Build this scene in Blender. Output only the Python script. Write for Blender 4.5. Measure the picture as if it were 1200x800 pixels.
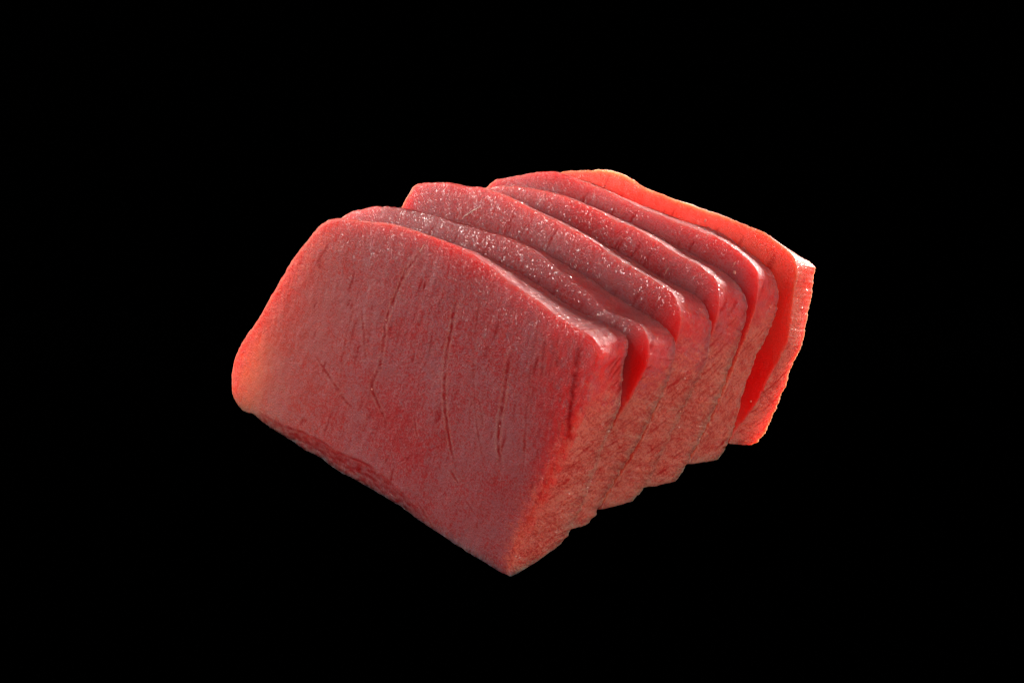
import bpy, math, json
import numpy as np
from mathutils import Matrix, Vector

for o in list(bpy.data.objects):
    bpy.data.objects.remove(o, do_unlink=True)
scene = bpy.context.scene
col = scene.collection

# ------------------------------------------------------------------ camera
cam_d = bpy.data.cameras.new("camera")
cam = bpy.data.objects.new("camera", cam_d)
col.objects.link(cam)
cam_d.sensor_fit = 'HORIZONTAL'
cam_d.sensor_width = 36.0
cam_d.lens = 85.0
cam_d.clip_start = 0.01
cam_d.clip_end = 50.0
cam.location = (0.0, -0.34819578, 0.25286102)
cam.rotation_euler = (math.radians(90 - 34), 0, 0)
scene.camera = cam

# ------------------------------------------------------------------ world: unlit black studio
world = bpy.data.worlds.new("World")
scene.world = world
world.use_nodes = True
bg = world.node_tree.nodes["Background"]
bg.inputs[0].default_value = (0, 0, 0, 1)
bg.inputs[1].default_value = 0.0


# ------------------------------------------------------------------ studio lamps
def area_lamp(name, loc, target, size, power, color, size_y=None):
    d = bpy.data.lights.new(name, 'AREA')
    d.energy = power
    d.color = color
    d.size = size
    if size_y:
        d.shape = 'RECTANGLE'
        d.size_y = size_y
    o = bpy.data.objects.new(name, d)
    col.objects.link(o)
    o.location = loc
    o.rotation_euler = (Vector(target) - Vector(loc)).to_track_quat('-Z', 'Y').to_euler()
    return o


area_lamp("back_right_lamp", (0.38, 0.42, 0.075), (0.03, 0.01, 0.02), 0.14, 8.0, (1.0, 0.87, 0.80))
area_lamp("back_left_lamp", (-0.25, 0.105, 0.085), (-0.045, 0, 0.015), 0.12, 0.9, (1.0, 0.93, 0.86))
area_lamp("key_lamp", (-0.42, -0.13, 0.42), (0, 0, 0.02), 0.03, 0.62, (1.0, 0.96, 0.93))
area_lamp("front_softbox", (-0.48, -0.22, 0.48), (-0.02, -0.01, 0.02), 0.40, 0.46, (0.92, 0.93, 0.98))
area_lamp("side_softbox", (0.36, -0.38, 0.20), (0.02, 0, 0.02), 0.16, 2.6, (1.0, 0.92, 0.86))

vs = scene.view_settings
vs.view_transform = 'Standard'
vs.look = 'None'
vs.exposure = 0.0
vs.gamma = 1.0
vs.use_curve_mapping = False
scene.render.engine = 'CYCLES'
scene.cycles.use_denoising = True
scene.cycles.max_bounces = 8
scene.cycles.caustics_reflective = False
scene.cycles.caustics_refractive = False

# ------------------------------------------------------------------ measured outlines (millimetres)
# every slice: w0/w1 = distance of its front and rear cut behind the first cut,
# F* / K* = outline of front and rear cut (left edge up, top, right edge down, bottom back)
DATA = json.loads('''{"slices":[{"w0":0,"w1":9.52,"FL":[[-66.87,-0.46],[-69.58,0.02],[-71.53,1.83],[-72.35,5.39],[-71.99,8.94],[-70.56,12.92],[-68.0,17.85],[-65.24,24.6],[-61.85,32.14],[-58.93,37.02],[-57.06,39.81],[-55.29,41.58]],"FT":[[-55.29,41.58],[-53.36,42.49],[-51.37,43.11],[-46.47,44.71],[-41.62,46.15],[-36.74,47.15],[-32.81,47.63],[-27.96,48.2],[-23.07,48.35],[-18.12,47.96],[-14.12,47.36],[-10.17,46.76],[-7.11,46.55],[-4.95,46.13],[-3.0,45.77],[-1.3,45.61],[0.56,45.52],[2.21,45.49],[3.85,45.46],[5.2,45.16],[6.33,44.34]],"FR":[[6.33,44.34],[7.45,42.81],[6.95,39.46],[6.52,35.12],[5.68,30.25],[4.8,25.45],[3.81,20.24],[2.6,15.02],[1.15,10.56],[-0.17,5.48],[-0.63,1.42],[-0.99,-0.85]],"FB":[[-0.15,-0.13],[-3.04,-0.33],[-7.97,-0.42],[-12.0,-0.35],[-16.08,-0.28],[-19.36,-0.28],[-22.27,-0.25],[-25.01,-0.12],[-27.78,0.01],[-31.36,-0.08],[-34.56,-0.14],[-38.84,-0.36],[-42.5,-0.61],[-45.4,-0.48],[-47.69,-0.22],[-50.97,-0.58],[-52.53,-0.64],[-55.07,-0.47],[-58.94,-0.57],[-61.52,-0.4],[-63.69,-0.03],[-65.39,0.22],[-66.87,-0.46]],"KL":[[-65.62,2.11],[-67.87,6.61],[-66.5,17.38],[-61.88,29.25],[-57.28,37.57],[-54.51,39.62]],"KT":[[-54.51,39.62],[-49.54,41.25],[-44.54,42.43],[-40.57,43.22],[-35.6,43.94],[-30.64,44.38],[-26.79,45.0],[-22.84,45.06],[-18.91,44.98],[-15.96,44.82],[-12.61,44.53],[-8.84,43.98],[-6.35,43.83],[-3.37,43.88],[-0.33,44.27],[2.07,44.24],[4.33,44.01],[5.47,43.17]],"KR":[[5.47,43.17],[5.56,41.57],[5.36,39.08],[5.79,36.27],[6.46,33.24],[6.19,29.62],[5.25,25.05],[4.44,19.24],[3.87,13.15],[2.87,9.18],[2.23,6.62],[0.92,4.36],[0.17,2.85]],"KB":[[0.17,2.85],[-9.14,1.44],[-29.74,1.29],[-51.71,1.58],[-65.62,2.11]]},{"w0":9.87,"w1":17.77,"FL":[[-65.78,2.24],[-66.54,12.17],[-64.53,24.76],[-62.51,33.75],[-61.82,38.16]],"FT":[[-61.82,38.16],[-59.66,40.12],[-57.33,41.35],[-54.87,42.78],[-49.94,44.52],[-45.94,45.44],[-40.6,46.58],[-34.83,47.28],[-28.87,48.39],[-23.49,48.99],[-18.64,49.1],[-13.6,48.26],[-8.59,47.3],[-4.26,46.54],[-1.21,45.57],[2.34,46.02],[5.04,46.12],[6.92,45.88],[7.66,45.16]],"FR":[[7.66,45.16],[8.92,43.88],[9.59,41.7],[9.16,39.42],[8.44,36.86],[7.63,33.93],[6.06,29.1],[4.41,23.72],[3.26,17.73],[2.48,12.3],[1.96,7.27]],"FB":[[1.96,7.27],[-7.16,6.31],[-27.37,5.57],[-48.82,4.79],[-65.78,2.24]],"KL":[[-63.65,6.62],[-64.34,16.95],[-62.48,27.8],[-60.62,36.47],[-59.29,39.11]],"KT":[[-59.29,39.11],[-55.74,40.65],[-51.72,41.89],[-46.33,43.34],[-40.47,44.21],[-34.38,45.34],[-28.95,46.24],[-24.11,46.77],[-19.11,46.46],[-15.16,46.21],[-11.5,46.17],[-9.1,45.78],[-6.35,45.4],[-4.06,45.28],[-1.59,45.1],[0.46,45.06],[2.34,44.94],[4.0,44.89],[5.94,44.51],[8.01,43.59]],"KR":[[8.01,43.59],[8.68,42.53],[8.78,40.31],[8.82,36.38],[7.84,31.5],[6.56,26.27],[4.63,19.88],[2.63,14.16],[1.21,9.62],[0.4,6.95],[-0.48,5.22]],"KB":[[-0.48,5.22],[-13.67,4.67],[-34.79,5.51],[-50.29,6.05],[-63.65,6.62]]},{"w0":18.12,"w1":26.56,"FL":[[-63.17,7.04],[-62.55,17.58],[-59.29,29.82],[-56.64,38.58],[-54.92,42.97],[-54.23,45.13],[-53.88,46.31]],"FT":[[-53.88,46.31],[-52.19,47.27],[-49.67,48.23],[-46.78,49.32],[-43.77,49.83],[-41.28,50.62],[-38.62,51.47],[-33.88,52.04],[-30.84,51.96],[-26.67,52.03],[-21.94,52.02],[-16.89,52.02],[-12.35,51.53],[-8.41,50.99],[-4.55,50.58],[-0.61,50.39],[3.13,50.12],[5.1,49.59],[6.46,48.66]],"FR":[[6.46,48.66],[7.91,47.28],[8.27,44.93],[8.2,41.43],[8.56,37.04],[7.94,32.17],[6.78,26.53],[4.93,19.86],[2.77,14.06],[1.17,8.78]],"FB":[[1.17,8.78],[-9.3,8.25],[-29.9,8.46],[-49.53,8.8],[-63.17,7.04]],"KL":[[-61.69,10.59],[-60.76,20.45],[-57.2,32.85],[-53.96,41.54],[-51.67,45.18]],"KT":[[-51.67,45.18],[-46.86,47.18],[-41.93,48.41],[-36.67,48.84],[-32.44,49.05],[-27.6,49.05],[-22.47,49.18],[-17.94,49.1],[-13.98,48.82],[-10.11,48.68],[-7.79,48.54],[-3.33,48.05],[0.56,48.12],[3.5,48.12],[5.85,47.58],[7.78,45.96]],"KR":[[7.78,45.96],[8.66,43.59],[9.12,38.89],[8.37,33.92],[6.95,28.6],[5.93,23.7],[4.86,18.89],[3.86,14.39],[2.74,11.58],[1.4,8.81],[0.53,7.73]],"KB":[[0.53,7.73],[-8.15,6.99],[-26.75,7.42],[-46.71,9.4],[-61.69,10.59]]},{"w0":26.91,"w1":35.87,"FL":[[-61.37,10.77],[-59.79,20.74],[-55.85,33.28],[-50.03,43.42],[-47.13,46.57]],"FT":[[-47.13,46.57],[-44.98,48.03],[-42.59,49.26],[-39.57,50.4],[-35.95,51.46],[-32.11,52.29],[-28.28,52.97],[-24.38,53.22],[-20.44,53.19],[-16.34,53.09],[-12.78,53.4],[-7.96,53.16],[-3.88,52.65],[-0.7,52.55],[1.88,52.54],[4.19,52.11],[6.13,51.7],[7.41,50.41]],"FR":[[7.41,50.41],[8.5,48.83],[8.86,47.05],[8.84,44.0],[8.39,41.21],[8.38,38.12],[7.7,33.48],[6.53,27.94],[5.25,22.6],[4.13,17.91],[3.26,14.27],[2.69,11.55]],"FB":[[2.69,11.55],[-7.95,11.06],[-28.75,12.24],[-46.16,12.92],[-61.37,10.77]],"KL":[[-60.24,14.33],[-58.69,24.15],[-54.06,36.18],[-48.57,44.11],[-45.95,46.25]],"KT":[[-45.95,46.25],[-42.21,48.0],[-38.31,49.0],[-34.38,49.7],[-30.42,50.1],[-26.43,50.21],[-22.26,50.25],[-18.61,50.57],[-14.53,50.6],[-11.44,50.57],[-8.85,50.2],[-5.34,50.51],[-2.2,50.07],[-0.0,50.19],[2.23,50.17],[4.11,49.4],[5.7,48.98],[7.25,48.08],[8.22,46.64]],"KR":[[8.22,46.64],[8.47,43.96],[8.35,40.02],[7.86,35.42],[7.37,30.14],[6.5,24.79],[5.49,20.45],[4.48,16.72],[3.45,12.95],[2.25,10.4]],"KB":[[2.25,10.4],[-7.0,9.65],[-27.9,10.94],[-45.8,13.26],[-60.24,14.33]]},{"w0":36.22,"w1":45.57,"FL":[[-59.9,14.53],[-58.12,25.13],[-54.89,36.59],[-52.85,43.19],[-51.82,45.35]],"FT":[[-51.82,45.35],[-50.61,46.47],[-48.16,47.72],[-45.39,49.25],[-42.08,50.98],[-38.91,52.33],[-36.78,52.81],[-34.54,52.85],[-31.98,53.18],[-29.41,53.36],[-26.67,53.61],[-24.28,53.57],[-21.28,53.46],[-18.53,53.42],[-15.66,53.59],[-12.82,53.76],[-10.0,53.93],[-7.04,54.16],[-4.64,54.33],[-2.1,54.57],[0.13,54.53],[2.48,54.09],[4.8,53.64],[6.79,53.07],[8.25,51.83]],"FR":[[8.25,51.83],[9.21,49.52],[9.48,46.58],[9.32,43.42],[8.92,39.83],[8.36,35.51],[7.46,29.72],[6.55,24.5],[5.42,19.94],[3.89,14.64]],"FB":[[3.89,14.64],[-6.81,13.75],[-27.84,15.91],[-45.26,16.81],[-59.9,14.53]],"KL":[[-59.08,17.82],[-57.77,27.42],[-54.01,38.31],[-50.83,45.08],[-48.77,47.02]],"KT":[[-48.77,47.02],[-45.56,48.55],[-43.41,49.2],[-41.15,49.39],[-38.53,49.73],[-35.89,49.91],[-33.12,50.31],[-30.66,50.28],[-27.59,50.16],[-24.8,50.27],[-21.9,50.58],[-19.03,50.9],[-16.13,51.07],[-13.13,51.45],[-10.75,51.9],[-8.18,52.28],[-6.06,52.18],[-3.49,51.78],[-0.89,51.25],[1.65,50.86],[3.48,50.35],[5.13,49.77],[6.41,48.57]],"KR":[[6.41,48.57],[7.52,46.69],[7.74,44.74],[7.63,42.01],[7.2,39.13],[6.79,37.37],[6.06,34.17],[5.66,30.45],[5.34,26.41],[5.4,21.69],[5.08,18.24],[4.45,15.13],[3.48,13.17]],"KB":[[3.48,13.17],[-6.0,12.59],[-24.99,14.65],[-42.83,17.18],[-59.08,17.82]]},{"w0":45.92,"w1":53.2,"FL":[[-58.89,17.78],[-56.37,27.88],[-51.86,39.9],[-48.16,45.99],[-46.09,48.08]],"FT":[[-46.09,48.08],[-43.52,49.54],[-40.14,50.97],[-34.75,53.16],[-33.23,53.56],[-31.26,53.82],[-29.23,53.78],[-26.53,53.51],[-24.3,53.39],[-21.59,53.63],[-18.28,53.78],[-14.7,54.2],[-11.12,54.48],[-7.23,54.89],[-4.23,54.97],[-1.47,55.11],[0.91,55.27],[2.48,54.96],[4.25,54.57],[6.18,54.26],[7.77,53.81],[8.8,52.83]],"FR":[[8.8,52.83],[9.46,51.57],[9.84,49.87],[10.2,46.27],[10.8,42.44],[10.96,38.88],[10.01,34.64],[9.05,31.65],[8.37,27.63],[7.35,24.72],[6.23,22.08],[5.27,20.16],[5.07,16.92]],"FB":[[5.07,16.92],[-5.96,17.17],[-27.03,19.59],[-44.47,20.69],[-58.89,17.78]],"KL":[[-56.69,21.51],[-54.77,31.03],[-49.92,41.49],[-45.8,46.09],[-43.16,48.09]],"KT":[[-43.16,48.09],[-40.43,49.62],[-37.55,50.53],[-34.07,50.69],[-29.05,50.3],[-22.91,50.7],[-15.64,51.57],[-11.67,51.99],[-8.61,52.06],[-5.79,52.21],[-3.37,52.37],[-1.43,52.19],[1.13,51.78],[3.43,51.6],[5.38,51.27],[7.23,51.24],[8.55,51.14]],"KR":[[8.55,51.14],[8.45,49.05],[9.02,45.33],[9.23,42.23],[9.56,38.05],[9.47,35.91],[8.99,33.76],[8.4,31.39],[8.58,29.51],[7.96,25.29],[7.17,20.3],[6.18,17.17],[5.17,15.36]],"KB":[[5.17,15.36],[-5.05,15.36],[-24.15,17.9],[-42.0,20.61],[-56.69,21.51]]}],"grooves":[[[[-31.51,47.45],[-32.79,45.42],[-33.54,43.6],[-35.04,40.7],[-35.79,38.85],[-36.77,34.57],[-37.68,29.96],[-37.41,27.24],[-37.29,21.74],[-38.2,17.8],[-36.14,15.51],[-33.97,13.59],[-32.86,10.87]],0.232,1],[[[-22.72,42.69],[-23.42,37.84],[-23.24,34.86],[-23.04,28.77],[-21.51,22.12],[-19.94,18.42],[-18.31,15.23],[-16.63,12.69]],0.246,1],[[[-9.91,36.79],[-10.03,33.71],[-9.55,29.05],[-9.31,24.55],[-8.63,20.53],[-7.0,16.63]],0.275,1],[[[-52.18,17.32],[-49.14,15.71],[-43.35,12.58],[-41.31,12.2]],0.217,0.8],[[[3.38,44.02],[3.34,39.59],[4.01,33.19],[4.44,29.64],[5.08,26.62]],0.464,1],[[[9.48,36.41],[8.98,33.67],[8.34,31.43],[7.27,28.69],[6.2,25.93],[5.59,24.13]],0.652,1],[[[-27.53,17.01],[-26.76,15.61],[-25.88,13.78]],0.189,0.7],[[[-17.31,11.41],[-15.18,10.2]],0.189,0.7],[[[-15.19,26.83],[-13.83,24.66],[-12.49,21.85]],0.174,0.5],[[[-22.81,2.64],[-20.38,1.22],[-18.39,-0.08]],0.174,0.5],[[[-13.05,8.19],[-10.46,6.74]],0.174,0.5],[[[-43.45,29.42],[-42.09,25.71],[-40.7,21.84]],0.217,0.6],[[[-3.88,42.37],[-3.46,38.09],[-2.88,34.6]],0.232,0.5],[[[-18.84,45.04],[-17.9,34.85],[-15.35,25.21],[-10.83,15.59]],0.189,0.4],[[[-5.87,44.19],[-5.44,35.73],[-3.89,25.81],[-2.18,17.37]],0.189,0.4],[[[-44.68,35.21],[-46.07,22.72],[-45.1,12.61]],0.189,0.3],[[[-1.22,42.78],[-0.55,35.64]],0.189,0.4]],"fold":[[-64.98,0.44],[-61.68,1.27],[-59.18,1.4],[-55.18,1.88],[-52.83,2.46],[-50.42,2.74],[-47.36,2.99],[-43.12,2.8],[-39.96,3.29],[-35.57,3.88],[-32.76,3.74],[-30.98,3.44],[-28.13,3.0],[-24.81,2.32],[-20.38,1.22],[-15.99,0.14]],"red":[[[3.52,32.97],[3.38,12.0],0.85],[[-1.13,39.11],[4.16,9.0],0.7],[[2.82,21.29],[2.8600000000000003,6.75],0.6],[[1.29,10.94],[2.6,6.0],0.3],[[8.18,41.71],[3.38,6.0],0.7],[[-60.31,28.01],[5.2,9.0],0.25],[[-10.99,40.83],[3.9000000000000004,6.0],0.3]],"red2":{"1":[[[8.02,39.56],[3,9],1.0]],"2":[[[6.89,44.67],[3,5],0.7]],"3":[[[8.38,46.12],[3,5],0.6]],"4":[[[9.28,46.53],[3,8],0.6]],"5":[[[6.98,29.64],[5,14],1.0],[[8.67,38.4],[5,10],0.6]]}}''')

# frame of the row: U along the width, V up the leaning slice, N out of the front cut
B0 = Vector((0.0, -0.04236286, 0.0))
U = Vector((0.71535234, -0.69876393, 0.0))
V = Vector((0.19260544, 0.19717783, 0.9612617))
N = U.cross(V)
LEAN = N.z / V.z              # how far the ground rises in V per mm of depth


# ------------------------------------------------------------------ numpy helpers
def perlin(p, seed=0):
    p = np.asarray(p, np.float64)
    i = np.floor(p).astype(np.int64)
    f = p - i
    t = f * f * f * (f * (f * 6 - 15) + 10)

    def grad(ix, iy, iz, dx, dy, dz):
        h = (ix * 73856093) ^ (iy * 19349663) ^ (iz * 83492791) ^ (seed * 2654435761 & 0xffffffff)
        h = (h ^ (h >> 13)) * 1274126177 & 0x7fffffff
        h = (h ^ (h >> 16)) & 0x7fffffff
        a = (h & 1023) / 1023.0 * 2 * np.pi
        z = ((h >> 10) & 1023) / 511.5 - 1
        r = np.sqrt(np.clip(1 - z * z, 0, 1))
        return r * np.cos(a) * dx + r * np.sin(a) * dy + z * dz
    n = {}
    for a in (0, 1):
        for b in (0, 1):
            for c in (0, 1):
                n[a, b, c] = grad(i[:, 0] + a, i[:, 1] + b, i[:, 2] + c, f[:, 0] - a, f[:, 1] - b, f[:, 2] - c)
    l = lambda x, y, s: x + (y - x) * s
    x00 = l(n[0, 0, 0], n[1, 0, 0], t[:, 0]); x10 = l(n[0, 1, 0], n[1, 1, 0], t[:, 0])
    x01 = l(n[0, 0, 1], n[1, 0, 1], t[:, 0]); x11 = l(n[0, 1, 1], n[1, 1, 1], t[:, 0])
    return l(l(x00, x10, t[:, 1]), l(x01, x11, t[:, 1]), t[:, 2]) * 1.6


def fbm(p, seed=0, oct=3, gain=0.5):
    s = 0; a = 1.0
    p = np.asarray(p, np.float64)
    for k in range(oct):
        s = s + a * perlin(p * (2.03 ** k) + 17.3 * k, seed + k)
        a *= gain
    return s


def spline(pts, m):
    """Catmull-Rom through pts, m samples evenly along it (last point left out)"""
    P = np.array(pts, float)
    Q = np.vstack([2 * P[0] - P[1], P, 2 * P[-1] - P[-2]])
    out = []
    for k in range(1, len(Q) - 2):
        t = np.linspace(0, 1, 24, endpoint=False)[:, None]
        a, b, c, d = Q[k - 1], Q[k], Q[k + 1], Q[k + 2]
        out.append(0.5 * (2 * b + (c - a) * t + (2 * a - 5 * b + 4 * c - d) * t * t + (3 * b - a - 3 * c + d) * t ** 3))
    C = np.vstack(out + [P[-1:]])
    s = np.r_[0, np.cumsum(np.linalg.norm(np.diff(C, axis=0), axis=1))]
    w = np.linspace(0, s[-1], m, endpoint=False)
    return np.c_[np.interp(w, s, C[:, 0]), np.interp(w, s, C[:, 1])]


def smooth_loop(a, sig):
    n = len(a)
    k = np.arange(-int(4 * sig) - 1, int(4 * sig) + 2)
    g = np.exp(-0.5 * (k / sig) ** 2); g /= g.sum()
    idx = (np.arange(n)[:, None] + k[None, :]) % n
    return (a[idx] * g.reshape((1, -1) + (1,) * (a.ndim - 1))).sum(1)


def seg_dist(p, a, b):
    d = b - a
    t = np.clip(((p - a) @ d) / (d @ d), 0, 1)
    return np.linalg.norm(p - a - t[:, None] * d, axis=1), t


def polyline_field(p, pts, smooth=10):
    """distance to a polyline, and how far along it (0..1)"""
    q = spline(pts, smooth * (len(pts) - 1))
    q = np.vstack([q, np.array(pts[-1:])])
    best = np.full(len(p), 1e9); along = np.zeros(len(p))
    for k in range(len(q) - 1):
        d, t = seg_dist(p, q[k], q[k + 1])
        m = d < best
        best[m] = d[m]; along[m] = (k + t[m]) / (len(q) - 1)
    return best, along


# ------------------------------------------------------------------ materials
def nodes_of(name):
    m = bpy.data.materials.new(name)
    m.use_nodes = True
    nt = m.node_tree
    return m, nt, nt.nodes["Principled BSDF"]


class G:
    def __init__(self, nt):
        self.nt = nt

    def n(self, t, **kw):
        nd = self.nt.nodes.new(t)
        for k, v in kw.items():
            setattr(nd, k, v)
        return nd

    def put(self, sock, v):
        if isinstance(v, bpy.types.NodeSocket):
            self.nt.links.new(v, sock)
        else:
            sock.default_value = v

    def math(self, op, a, b=None, c=None, clamp=False):
        nd = self.n('ShaderNodeMath', operation=op, use_clamp=clamp)
        for i, v in enumerate((a, b, c)):
            if v is not None:
                self.put(nd.inputs[i], v)
        return nd.outputs[0]

    def vmath(self, op, a, b):
        nd = self.n('ShaderNodeVectorMath', operation=op)
        self.put(nd.inputs[0], a); self.put(nd.inputs[1], b)
        return nd.outputs[0]

    def noise(self, vec, scale, detail=2, rough=0.5, dist=0.0):
        nd = self.n('ShaderNodeTexNoise')
        self.put(nd.inputs['Vector'], vec)
        nd.inputs['Scale'].default_value = scale
        nd.inputs['Detail'].default_value = detail
        nd.inputs['Roughness'].default_value = rough
        nd.inputs['Distortion'].default_value = dist
        return nd.outputs[0]

    def ramp(self, v, lo, hi, a=0.0, b=1.0):
        nd = self.n('ShaderNodeMapRange', interpolation_type='SMOOTHSTEP')
        self.put(nd.inputs[0], v)
        for i, x in enumerate((lo, hi, a, b)):
            self.put(nd.inputs[i + 1], x)
        return nd.outputs[0]

    def mix(self, f, a, b):
        nd = self.n('ShaderNodeMix', data_type='RGBA')
        self.put(nd.inputs[0], f)
        for s, v in ((nd.inputs[6], a), (nd.inputs[7], b)):
            self.put(s, v if isinstance(v, bpy.types.NodeSocket) else (*v, 1))
        return nd.outputs[2]


def flesh_material():
    m, nt, bsdf = nodes_of("raw_tuna_flesh")
    g = G(nt)
    tc = g.n('ShaderNodeTexCoord').outputs['Object']
    rnd = g.n('ShaderNodeObjectInfo').outputs['Random']
    off = g.n('ShaderNodeCombineXYZ')
    for i, k in enumerate((0.31, 0.57, 0.83)):
        g.put(off.inputs[i], g.math('MULTIPLY', rnd, k))
    p = g.vmath('ADD', tc, off.outputs[0])                     # metres, differs per slice
    at = lambda n: g.n('ShaderNodeAttribute', attribute_name=n).outputs['Fac']
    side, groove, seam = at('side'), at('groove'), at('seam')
    moist, red_flesh_glow, backlit_glow = at('moist'), at('red_flesh_glow'), at('backlit_glow')

    # cut face: mauve film over red muscle, its soft sheen put into the colour, broken up by fine short red fibres that run up the slice
    pf = g.vmath('MULTIPLY', p, (1.0, 0.62, 1.0))
    n_fine = g.noise(g.vmath('MULTIPLY', p, (1.0, 0.8, 1.0)), 2700, 3, 0.7)
    n_mid = g.noise(pf, 620, 4, 0.65, 0.9)
    n_big = g.noise(p, 95, 2, 0.5)
    film = g.math('ADD', g.math('MULTIPLY', n_fine, 0.80), g.math('ADD', g.math('MULTIPLY', n_mid, 0.20), g.math('MULTIPLY', n_big, 0.42)))
    film = g.ramp(film, 0.56, 0.80)
    face_col = g.mix(film, (0.42, 0.018, 0.022), (0.39, 0.095, 0.104))

    # trimmed side: pale fibrous film, fibres slanting along depth and height
    rot = g.n('ShaderNodeMapping')
    g.put(rot.inputs['Vector'], p)
    rot.inputs['Rotation'].default_value = (math.radians(35), 0, 0)
    ps = g.vmath('MULTIPLY', rot.outputs[0], (0.8, 1.0, 0.28))
    s_fine = g.noise(p, 2900, 3, 0.75)
    s_fib = g.noise(ps, 900, 3, 0.6, 0.3)
    s_big = g.noise(p, 120, 2, 0.5)
    pale = g.math('ADD', g.math('MULTIPLY', s_fine, 0.75), g.math('ADD', g.math('MULTIPLY', s_fib, 0.32), g.math('MULTIPLY', s_big, 0.15)))
    pale = g.ramp(pale, 0.48, 0.69)
    side_col = g.mix(pale, (0.38, 0.018, 0.013), (0.58, 0.138, 0.100))

    face_col = g.mix(backlit_glow, face_col, g.mix(n_mid, (0.70, 0.10, 0.035), (0.80, 0.26, 0.15)))  # orange of light shining through the flesh, put into the colour
    ragged = g.math('ADD', g.math('MULTIPLY', g.math('SUBTRACT', s_fib, 0.5), 1.3), g.math('MULTIPLY', g.math('SUBTRACT', s_fine, 0.5), 0.9))
    sm = g.ramp(g.math('ADD', side, ragged), 0.15, 0.85)
    c = g.mix(sm, face_col, side_col)
    c = g.mix(red_flesh_glow, c, (0.66, 0.012, 0.012))  # deep red flesh, plus the red glow of the gaps painted in
    c = g.mix(g.math('MULTIPLY', seam, 0.6), c, (0.68, 0.34, 0.26))
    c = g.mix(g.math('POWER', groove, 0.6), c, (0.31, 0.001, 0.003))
    nt.links.new(c, bsdf.inputs['Base Color'])

    bsdf.subsurface_method = 'RANDOM_WALK'
    bsdf.inputs['Subsurface Weight'].default_value = 1.0
    bsdf.inputs['Subsurface Radius'].default_value = (1.0, 0.23, 0.15)
    bsdf.inputs['Subsurface Scale'].default_value = 0.015
    bsdf.inputs['Subsurface Anisotropy'].default_value = 0.3
    g.put(bsdf.inputs['Roughness'], g.ramp(n_fine, 0.3, 0.7, 0.44, 0.62))
    bsdf.inputs['IOR'].default_value = 1.40
    g.put(bsdf.inputs['Specular IOR Level'], g.math('MULTIPLY_ADD', groove, -0.30, 0.38))
    g.put(bsdf.inputs['Coat Weight'], g.math('MULTIPLY', moist, g.ramp(g.noise(p, 420, 3, 0.6), 0.40, 0.62, 0.25, 1.0)))
    bsdf.inputs['Coat Roughness'].default_value = 0.12

    gr = g.noise(p, 3400, 2, 0.6)
    h = g.math('ADD', g.math('MULTIPLY', gr, 0.00011),
               g.math('ADD', g.math('MULTIPLY', n_mid, 0.00013), g.math('MULTIPLY', side, g.math('ADD', g.math('MULTIPLY', s_fib, 0.0004), g.math('MULTIPLY', s_fine, 0.00013)))))
    b = g.n('ShaderNodeBump')
    b.inputs['Strength'].default_value = 1.0
    b.inputs['Distance'].default_value = 1.0
    g.put(b.inputs['Height'], h)
    nt.links.new(b.outputs[0], bsdf.inputs['Normal'])
    # film of moisture: minute wet facets, each turned its own way, that catch the lamps one by one
    vo = g.n('ShaderNodeTexVoronoi')
    g.put(vo.inputs['Vector'], p)
    vo.inputs['Scale'].default_value = 5000
    geo = g.n('ShaderNodeNewGeometry')
    tilt = g.vmath('MULTIPLY', g.vmath('SUBTRACT', vo.outputs['Color'], (0.5, 0.5, 0.5)), (1.0, 1.0, 1.0))
    cn = g.n('ShaderNodeVectorMath', operation='NORMALIZE')
    g.put(cn.inputs[0], g.vmath('ADD', geo.outputs['Normal'], tilt))
    nt.links.new(cn.outputs[0], bsdf.inputs['Coat Normal'])
    return m


def sinew_material():
    m, nt, bsdf = nodes_of("pale_sinew")
    g = G(nt)
    tc = g.n('ShaderNodeTexCoord').outputs['Object']
    n = g.noise(tc, 1500, 2)
    nt.links.new(g.mix(n, (0.55, 0.13, 0.11), (0.66, 0.30, 0.24)), bsdf.inputs['Base Color'])
    bsdf.inputs['Subsurface Weight'].default_value = 0.7
    bsdf.inputs['Subsurface Radius'].default_value = (1.0, 0.35, 0.25)
    bsdf.inputs['Subsurface Scale'].default_value = 0.001
    bsdf.inputs['Roughness'].default_value = 0.3
    return m


def black_material():
    m, nt, bsdf = nodes_of("matte_black")
    g = G(nt)
    tc = g.n('ShaderNodeTexCoord').outputs['Object']
    n = g.noise(tc, 900, 2)
    nt.links.new(g.mix(n, (0.0, 0.0, 0.0), (0.0001, 0.0001, 0.0001)), bsdf.inputs['Base Color'])
    bsdf.inputs['Roughness'].default_value = 1.0
    bsdf.inputs['Specular IOR Level'].default_value = 0.0
    return m


FLESH, SINEW, BLACK = flesh_material(), sinew_material(), black_material()


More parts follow.
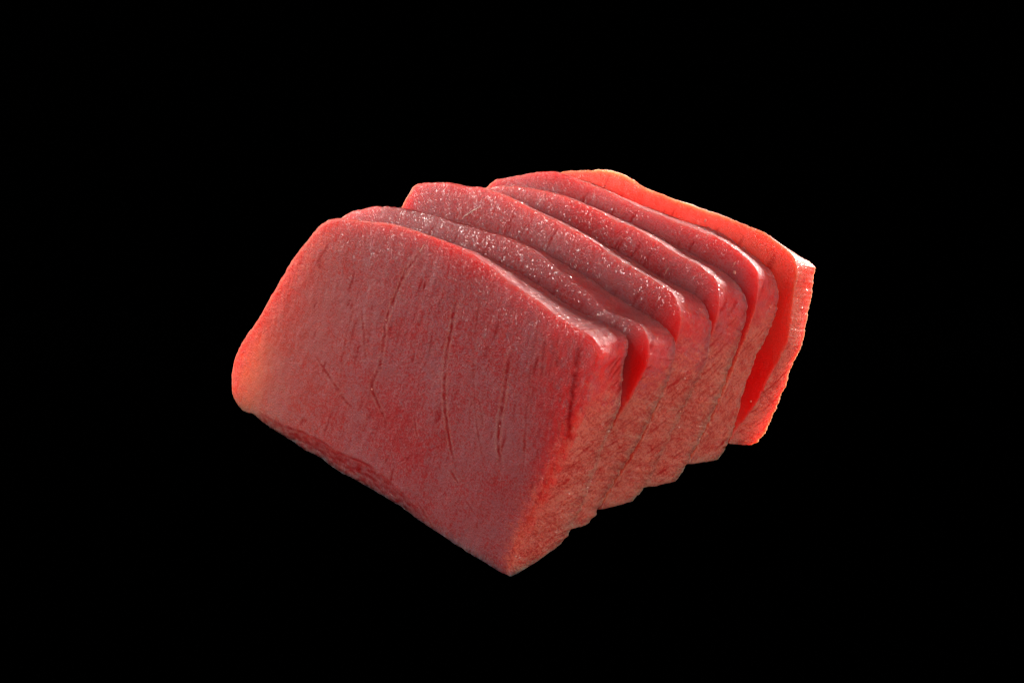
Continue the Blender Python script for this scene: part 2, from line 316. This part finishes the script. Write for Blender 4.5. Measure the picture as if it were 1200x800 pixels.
# ------------------------------------------------------------------ a slice
def build_slice(k, nseg, rings, label):
    S = DATA['slices'][k]
    w0, w1 = S['w0'], S['w1']
    cnt = [int(nseg * f) for f in (0.20, 0.34, 0.22, 0.24)]
    F = np.vstack([spline(S['F' + s], c) for s, c in zip('LTRB', cnt)])
    K = np.vstack([spline(S['K' + s], c) for s, c in zip('LTRB', cnt)])
    n = len(F)
    F = smooth_loop(F, 2.2); K = smooth_loop(K, 3.6)
    # how much of each stretch of the rim is trimmed pale side; on the first slice's left end, painted back-lit glow
    sd = np.r_[np.full(cnt[0], 1.0 if k == 0 else .40), np.full(cnt[1], .22), np.full(cnt[2], 1.0), np.full(cnt[3], .35)]
    tr = np.clip((np.arange(cnt[2]) / cnt[2] - 0.04) / 0.38, 0, 1)
    sd[cnt[0] + cnt[1]:cnt[0] + cnt[1] + cnt[2]] = 0.30 + 0.70 * tr * tr * (3 - 2 * tr)
    sd = smooth_loop(sd, n * 0.006)
    isT = smooth_loop(np.r_[np.zeros(cnt[0]), np.ones(cnt[1]), np.zeros(cnt[2] + cnt[3])], n * 0.01)
    isR = smooth_loop(np.r_[np.zeros(cnt[0] + cnt[1]), np.ones(cnt[2]), np.zeros(cnt[3])], n * 0.01)
    # rough cut: slight wobble of the rims
    for A, sgn in ((F, 0), (K, 5)):
        t = np.roll(A, -1, 0) - np.roll(A, 1, 0)
        nn = np.c_[-t[:, 1], t[:, 0]] / np.linalg.norm(t, axis=1)[:, None]
        p3 = np.c_[A * 0.55, np.full(n, k * 7.7 + sgn)]
        A += nn * ((0.12 + (0.13 * isR if sgn else 0)) * fbm(p3 * (1.5 if sgn else 1), 11 + k, 4, 0.65))[:, None]
    isL = smooth_loop(np.r_[np.ones(cnt[0]), np.zeros(n - cnt[0])], n * 0.02)
    rF, rK = 0.20 + (1.1 * isR + 0.9 * isL if k == 0 else 0), 0.20
    thin = 3.8 * smooth_loop(np.r_[np.zeros(cnt[0]), np.ones(int(cnt[1] * .72)), np.zeros(n - cnt[0] - int(cnt[1] * .72))], n * 0.025) if k == 5 else 0
    droop = (0.25, 0.9, 0.9, 0.8, 0.5, 0.2)[k] * isT
    cF, cK = F.mean(0), K.mean(0)
    verts, sides, rows = [], [], []

    def ring(xy, w, s):
        rows.append(len(verts) and sum(len(v) for v in verts) or 0)
        verts.append(np.c_[xy, w]); sides.append(s)
    # front cut, from the middle to the rim
    RF = np.linalg.norm(F - cF, axis=1)
    ts = 1 - (np.linspace(1, 0, rings) ** 1.35) * 0.985
    extra = 1 - np.array([0.022, 0.015, 0.010, 0.006, 0.003, 0.001])
    ts = np.unique(np.r_[ts[ts < 0.975], extra, 1.0])
    for t in ts:
        xy = cF + (F - cF) * t
        d = (1 - t) * RF
        q = np.clip(1 - d / rF, 0, 1)
        w = w0 + rF * (1 - np.sqrt(np.clip(1 - q * q, 0, 1))) + droop * np.exp(-(d / 3.0))
        ring(xy, w, sd * np.exp(-(d / (2.6 + 2.6 * isL if k == 0 else 0.9)) ** 1.2) * (0.65 * isR + 0.35 + (0.6 * isL if k == 0 else 0)))  # painted glow reaches further in at the first slice's left end
    # band from front rim to rear rim
    nb = 34
    for j in range(1, nb):
        t = j / nb
        xy = F + (K - F) * t
        out = xy - (cF + (cK - cF) * t)
        out /= np.linalg.norm(out, axis=1)[:, None]
        xy = xy + out * (0.18 * np.sin(math.pi * t) * (0.2 + 0.8 * isR))[:, None]
        w = w0 + rF + droop + (w1 - thin - rK - w0 - rF - droop) * t
        ring(xy, w, sd)
    RK = np.linalg.norm(K - cK, axis=1)
    for t in np.r_[1.0, 1 - np.array([0.001, 0.003, 0.006, 0.010, 0.015, 0.03]), np.linspace(0.9, 0.03, 14)]:
        xy = cK + (K - cK) * t
        d = (1 - t) * RK
        q = np.clip(1 - d / rK, 0, 1)
        w = w1 - thin * np.exp(-(d / 18.0)) - rK * (1 - np.sqrt(np.clip(1 - q * q, 0, 1)))
        ring(xy, w, sd * np.exp(-(d / 1.0)))
    P = np.vstack(verts)
    side = np.concatenate(sides)
    nr = len(verts)
    # ---- relief
    ringid = np.repeat(np.arange(nr), n)
    nfront = len(ts)
    front = ringid < nfront
    band = (ringid >= nfront) & (ringid < nfront + nb)
    q = P + np.array([k * 91.0, k * 37.0, 0])
    dw = np.zeros(len(P))
    lo = fbm(q * np.array([0.10, 0.06, 0.1]), 3 + k, 2)
    mi = fbm(q * np.array([0.75, 0.22, 0.6]), 21 + k, 3, 0.55)
    dw[front] = -0.10 * (lo[front] > 9) - 0.13 * lo[front] - 0.055 * mi[front]
    groove = np.zeros(len(P)); seam = np.zeros(len(P))
    fp = P[front][:, :2]
    bl = np.zeros(len(fp)); gf = np.zeros(len(fp)); sf = np.zeros(len(fp)); df = np.zeros(len(fp))
    if k == 0:
        for gi, (pts, hw, dep) in enumerate(DATA['grooves']):
            pts = np.array(pts)
            d, a = polyline_field(fp + 0.20 * np.c_[perlin(np.c_[fp * 1.1, np.full(len(fp), 3.)], 5), perlin(np.c_[fp * 1.1, np.full(len(fp), 9.)], 6)], pts)
            taper = np.clip(np.sin(np.pi * np.clip(a, 0.02, 0.98)) * 2.2, 0, 1)
            broken = np.clip(0.72 + 1.2 * perlin(np.c_[fp * 0.9, np.full(len(fp), gi * 3.1)], 40), 0.05, 1)
            s = np.exp(-(d / (hw * 0.9)) ** 2) * taper * broken * dep
            gf = np.maximum(gf, s)
            df += (0.07 if hw < 0.3 else 0.04) * s
            sf = np.maximum(sf, 0.35 * np.exp(-((d - hw * 2.0) / (hw * 0.8)) ** 2) * taper * dep * (hw < 0.3))
        # short red fibre clefts, in loose drifts
        rg = np.random.RandomState(7)
        for _ in range(95):
            cx, cy = rg.uniform(-62, 2), rg.uniform(3, 41)
            if perlin(np.array([[cx * .11, cy * .06, 5.]]), 55)[0] < -0.05:
                continue
            ln = rg.uniform(0.4, 2.0) * rg.choice([1, 1, 1.6]); sl = -0.12 + 0.004 * (cx + 30) + rg.normal(0, .08)
            b = (np.abs(fp[:, 0] - cx) < 1.5) & (np.abs(fp[:, 1] - cy) < ln + .6)
            if not b.any():
                continue
            q2 = fp[b] + 0.18 * np.c_[perlin(np.c_[fp[b] * 1.6, np.full(b.sum(), 3.)], 5), np.zeros(b.sum())]
            d, a = polyline_field(q2, np.array([(cx - sl * ln, cy + ln), (cx, cy), (cx + sl * ln + rg.normal(0, .15), cy - ln)]), 2)
            s = np.exp(-(d / rg.uniform(.10, .2)) ** 2) * np.clip(np.sin(np.pi * np.clip(a, .02, .98)) * 1.5, 0, 1) * rg.uniform(.25, .85)
            gf[b] = np.maximum(gf[b], s); df[b] += 0.06 * s
        # deep red wet patch beside the two wide clefts
        for (x, y), r, a in DATA['red']:
            e = np.exp(-(((fp[:, 0] - x) / r[0]) ** 2 + ((fp[:, 1] - y) / r[1]) ** 2))
            e = e * np.clip(0.75 + 1.0 * fbm(np.c_[fp * np.array([1.6, 0.5]), np.full(len(fp), 1.0)], 60, 4, 0.6), 0, 1)
            bl = np.maximum(bl, a * e)
        # lower edge folds in under the cut
        fold = np.array(DATA['fold'])
        d, a = polyline_field(fp, fold, 4)
        fy = np.interp(fp[:, 0], fold[:, 0], fold[:, 1])
        inside = (fp[:, 0] > fold[0, 0]) & (fp[:, 0] < fold[-1, 0])
        fade = np.clip(np.minimum((fp[:, 0] - fold[0, 0]) / 3, (fold[-1, 0] - fp[:, 0]) / 10), 0, 1)
        crack = np.exp(-(d / 0.22) ** 2) * np.clip(0.55 + 1.1 * perlin(np.c_[fp * 0.35, np.full(len(fp), 2.)], 71), 0, 1)
        crack *= np.clip(np.minimum(a / 0.08, (0.9 - a) / 0.25), 0, 1)
        gf = np.maximum(gf, crack * 0.9); df += 0.12 * crack
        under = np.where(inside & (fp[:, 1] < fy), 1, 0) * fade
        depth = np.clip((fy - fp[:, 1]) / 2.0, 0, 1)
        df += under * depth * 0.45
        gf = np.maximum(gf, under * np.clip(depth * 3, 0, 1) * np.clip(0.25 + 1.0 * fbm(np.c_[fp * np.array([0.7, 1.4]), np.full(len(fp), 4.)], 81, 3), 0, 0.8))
        edge = np.clip((np.linalg.norm(fp - cF, axis=1)), 0, 1)
    else:
        for (x, y), r_, a in DATA['red2'].get(str(k), []):  # red wedges: glow in the gaps put into the colour
            bl = np.maximum(bl, a * np.exp(-(((fp[:, 0] - x) / r_[0]) ** 2 + ((fp[:, 1] - y) / r_[1]) ** 2)))
        # a few short fibre clefts on the cut
        rg = np.random.RandomState(90 + k)
        top = np.array(S['FT'])
        for _ in range(9):
            x = rg.uniform(-45, 6); y = np.interp(x, top[:, 0], top[:, 1]) - rg.uniform(0.5, 4)
            pts = np.array([(x, y), (x - 0.5, y - 2), (x - 1.3 + rg.uniform(-.5, .5), y - 4.5)])
            d, a = polyline_field(fp, pts)
            s = np.exp(-(d / 0.13) ** 2) * np.clip(np.sin(np.pi * np.clip(a, .02, .98)) * 2, 0, 1) * 0.6
            gf = np.maximum(gf, s); df += 0.15 * s
    dw[front] += df
    red_flesh_glow = np.zeros(len(P)); red_flesh_glow[front] = bl
    bi = np.where(band)[0] % n
    red_flesh_glow[band] = (0.75 if k == 0 else 0.5) * isR[bi] * np.clip(1 - (sd[bi] - 0.30) / 0.62, 0, 1) ** 1.3 * np.clip(0.8 + 0.8 * fbm(P[band] * 0.5, 66 + k, 3), 0, 1)
    groove[front] = gf; seam[front] = sf
    P[:, 2] += dw
    # side relief: slanting fibres and shallow pits pushed in and out of the band
    bp = P[band]
    cen = cF + (cK - cF) * ((bp[:, 2] - w0) / (w1 - w0))[:, None]
    out = bp[:, :2] - cen
    out /= np.linalg.norm(out, axis=1)[:, None]
    a35 = math.radians(35)
    fib = np.c_[bp[:, 0] * 0.3, (bp[:, 1] * math.cos(a35) - bp[:, 2] * math.sin(a35)) * 1.1, (bp[:, 1] * math.sin(a35) + bp[:, 2] * math.cos(a35)) * 0.22]
    rel = 0.13 * fbm(fib, 33 + k, 3, 0.55) + 0.12 * fbm(bp * 0.22, 44 + k, 2)
    fadeb = np.clip(np.minimum(bp[:, 2] - w0 - 0.6, w1 - rK - bp[:, 2]) / 1.2, 0.15, 1)
    P[band, :2] += out * (rel * fadeb)[:, None]
    gb = np.clip((-fbm(fib * np.array([1, 1.5, 0.9]), 33 + k, 3, 0.55) - 0.50) * 2.6, 0, 0.8) * isR[np.where(band)[0] % n]
    groove[band] = gb

    # moisture: wettest along the upper edge of the cut
    RR = np.r_[RF][np.arange(len(P)) % n]
    dist = np.where(front, RR - np.linalg.norm(P[:, :2] - cF, axis=1), 0)
    iT = isT[np.arange(len(P)) % n]
    moist = (0.45, 1.0, 1.0, 0.9, 0.35, 0.25)[k] * np.exp(-np.clip(dist, 0, None) / 5.0) * (0.15 + 0.85 * iT) + 0.06
    moist *= np.where(front, 1.0, 0.6)
    moist += np.where(band, 0.16 * isR[np.arange(len(P)) % n], 0)
    # centre vertices
    ci = len(P)
    P = np.vstack([P, [[*cF, P[:n, 2].mean()]], [[*cK, P[(nr - 1) * n:nr * n, 2].mean()]]])
    side = np.r_[side, 0, 0]; groove = np.r_[groove, 0, 0]; seam = np.r_[seam, 0, 0]; moist = np.r_[moist, 0, 0]; red_flesh_glow = np.r_[red_flesh_glow, 0, 0]
    backlit_glow = np.full(len(P), 0.50 if k == 5 else 0.0)  # rear slice: translucent orange glow mixed into its colour
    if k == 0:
        backlit_glow = np.clip(0.75 * np.exp(-((P[:, 0] + 69 + 0.25 * np.abs(P[:, 1] - 9)) / 6.0) ** 2) + 0.22 * np.exp(-((P[:, 0] + 66) / 20.0) ** 2), 0, 1)  # left end: peach back-lit glow painted in, fading inward
    i = np.arange(n); j = (i + 1) % n
    quads = np.vstack([np.c_[r * n + i, (r + 1) * n + i, (r + 1) * n + j, r * n + j] for r in range(nr - 1)])
    tris = np.vstack([np.c_[np.full(n, ci), i, j], np.c_[np.full(n, ci + 1), (nr - 1) * n + j, (nr - 1) * n + i]])
    # local frame: origin on the table under the middle of the slice
    o_uvw = np.array([-30.0, w0 * LEAN, w0])
    L = np.c_[P[:, 0] - o_uvw[0], P[:, 1] - o_uvw[1], -(P[:, 2] - o_uvw[2])] * 0.001
    me = bpy.data.meshes.new("tuna_slice")
    me.vertices.add(len(L)); me.vertices.foreach_set("co", L.ravel())
    loops = np.r_[quads.ravel(), tris.ravel()]
    starts = np.r_[np.arange(len(quads)) * 4, len(quads) * 4 + np.arange(len(tris)) * 3]
    me.loops.add(len(loops)); me.loops.foreach_set("vertex_index", loops.astype(np.int32))
    me.polygons.add(len(starts)); me.polygons.foreach_set("loop_start", starts.astype(np.int32))
    me.update(calc_edges=True); me.validate()
    me.polygons.foreach_set("use_smooth", np.ones(len(me.polygons), bool))
    for nm, arr in (("side", side), ("groove", groove), ("seam", seam), ("moist", moist), ("red_flesh_glow", red_flesh_glow), ("backlit_glow", backlit_glow)):
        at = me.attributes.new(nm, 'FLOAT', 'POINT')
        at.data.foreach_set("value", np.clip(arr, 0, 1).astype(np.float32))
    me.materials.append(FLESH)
    ob = bpy.data.objects.new("tuna_slice", me)
    col.objects.link(ob)
    loc = B0 + (U * o_uvw[0] + V * o_uvw[1] - N * o_uvw[2]) * 0.001
    R = Matrix((U, V, N)).transposed().to_4x4()
    ob.matrix_world = Matrix.Translation(loc) @ R
    ob["label"] = label
    ob["category"] = "fish slice"
    ob["group"] = "slices of raw tuna leaning in a row"
    ob["o_uvw"] = list(o_uvw)
    bpy.context.view_layer.update()
    return ob, P, cF


LABELS = [
    "frontmost red tuna slice showing its whole mauve cut face with dark vertical clefts",
    "thin tuna slice directly behind the big front one, deep red wedge at its right edge",
    "third tuna slice from the front, with a raised pale top left corner, glinting top",
    "fourth tuna slice from the front, its top left corner hidden, between two higher slices",
    "fifth tuna slice from the front, matte red, directly before the bright orange one",
    "rearmost tuna slice, glowing bright orange along its top with a pale peach right side",
]
slices = []
for k in range(6):
    ob, P, c = build_slice(k, 900 if k == 0 else 760, 120 if k == 0 else 64, LABELS[k])
    slices.append((ob, P, c))

# ------------------------------------------------------------------ pale strands and flecks set into the flesh
def set_part(name, verts, faces, parent):
    me = bpy.data.meshes.new(name)
    me.from_pydata([tuple(v) for v in verts], [], faces)
    me.polygons.foreach_set("use_smooth", [True] * len(me.polygons))
    me.materials.append(SINEW)
    o = bpy.data.objects.new(name, me)
    col.objects.link(o)
    o.parent = parent
    return o


rg = np.random.RandomState(3)
for name, k, pts, rad in json.loads('''[["sinew",3,[[26.51,40.33,-0.1],[26.89,41.55,-0.12],[27.18,42.72,-0.25],[27.39,43.84,-0.51]],0.13],["sinew",4,[[33.08,40.19,-0.08],[33.38,41.54,-0.14],[33.66,42.71,-0.27],[32.81,43.18,-2.11]],0.16],["sinew",2,[[-11.43,39.5,-0.1],[-10.18,40.93,-0.13],[-8.96,42.18,-0.24],[-7.45,43.68,-0.39]],0.1],["sinew",0,[[-2.04,47.06,-0.23],[-2.83,45.54,-0.2],[-3.42,44.24,-0.12],[-3.99,42.8,-0.05]],0.09],["fat_fleck",3,[[35.77,16.83,-1.17]],0.33],["fat_fleck",3,[[35.61,13.05,-8.27]],0.22],["fat_fleck",5,[[34.82,4.33,-0.05]],0.22],["fat_fleck",4,[[33.81,40.18,-0.09]],0.36],["fat_fleck",2,[[38.73,30.77,-3.92]],0.25],["fat_fleck",0,[[29.26,3.63,-0.57]],0.25],["fat_fleck",2,[[37.11,23.32,-7.4]],0.2],["fat_fleck",5,[[37.0,13.23,-0.0]],0.22],["fat_fleck",5,[[40.83,28.28,-0.56]],0.28],["fat_fleck",5,[[18.96,39.63,-0.2]],0.3],["fat_fleck",5,[[28.07,38.05,-0.09]],0.3],["fat_fleck",0,[[-7.64,30.28,-0.08]],0.2],["fat_fleck",0,[[-7.96,17.25,-0.1]],0.2],["fat_fleck",0,[[20.9,23.56,-0.05]],0.18]]'''):
    ob = slices[k][0]
    p = [Vector(q) * 0.001 for q in pts]
    if name == "sinew":
        xy = spline([q[:2] for q in pts], 14) * 0.001
        zz = np.interp(np.linspace(0, len(pts) - 1, 14, endpoint=False), np.arange(len(pts)), [q[2] for q in pts]) * 0.001
        path = [Vector((a, b, c)) for (a, b), c in zip(xy, zz)]
        vs_, fs_ = [], []
        for i, q in enumerate(path):
            t = (path[min(i + 1, 13)] - path[max(i - 1, 0)]).normalized()
            up = Vector((0, 0, 1)); sx = t.cross(up).normalized()
            rr = rad * 0.0012 * (0.25 + math.sin(math.pi * (i + .5) / 14) * 0.9) * rg.uniform(0.7, 1.25)
            q = q + sx * rg.normal(0, 0.00004)
            for a in range(8):
                an = a * math.pi / 4
                vs_.append(q + sx * (math.cos(an) * rr) + up * (math.sin(an) * rr * 0.45 - rad * 0.0003))
        for i in range(13):
            for a in range(8):
                b = (a + 1) % 8
                fs_.append((i * 8 + a, i * 8 + b, i * 8 + 8 + b, i * 8 + 8 + a))
        fs_ += [tuple(range(7, -1, -1)), tuple(range(104, 112))]
        set_part("sinew", vs_, fs_, ob)
    else:
        vs_, fs_ = [], []
        for i in range(1, 6):
            for a in range(8):
                th, ph = math.pi * i / 6, a * math.pi / 4
                d = Vector((math.sin(th) * math.cos(ph), math.sin(th) * math.sin(ph), math.cos(th)))
                vs_.append(p[0] + d * (rad * 0.001 * rg.uniform(0.55, 1.1)))
        for i in range(4):
            for a in range(8):
                b = (a + 1) % 8
                fs_.append((i * 8 + a, i * 8 + 8 + a, i * 8 + 8 + b, i * 8 + b))
        fs_ += [tuple(range(8)), tuple(range(39, 31, -1))]
        set_part("fat_fleck", vs_, fs_, ob)

# ------------------------------------------------------------------ table
low = min((o.matrix_world @ v.co).z for o, _, _ in slices for v in o.data.vertices)
me = bpy.data.meshes.new("table_surface")
r = 3.0
me.from_pydata([(-r, -r, 0), (r, -r, 0), (r, r, 0), (-r, r, 0)], [], [(0, 1, 2, 3)])
me.materials.append(BLACK)
tb = bpy.data.objects.new("table_surface", me)
tb.location = (0, 0, low - 0.0001)
tb["kind"] = "structure"
tb["label"] = "plain matte black surface under the tuna slices"
col.objects.link(tb)
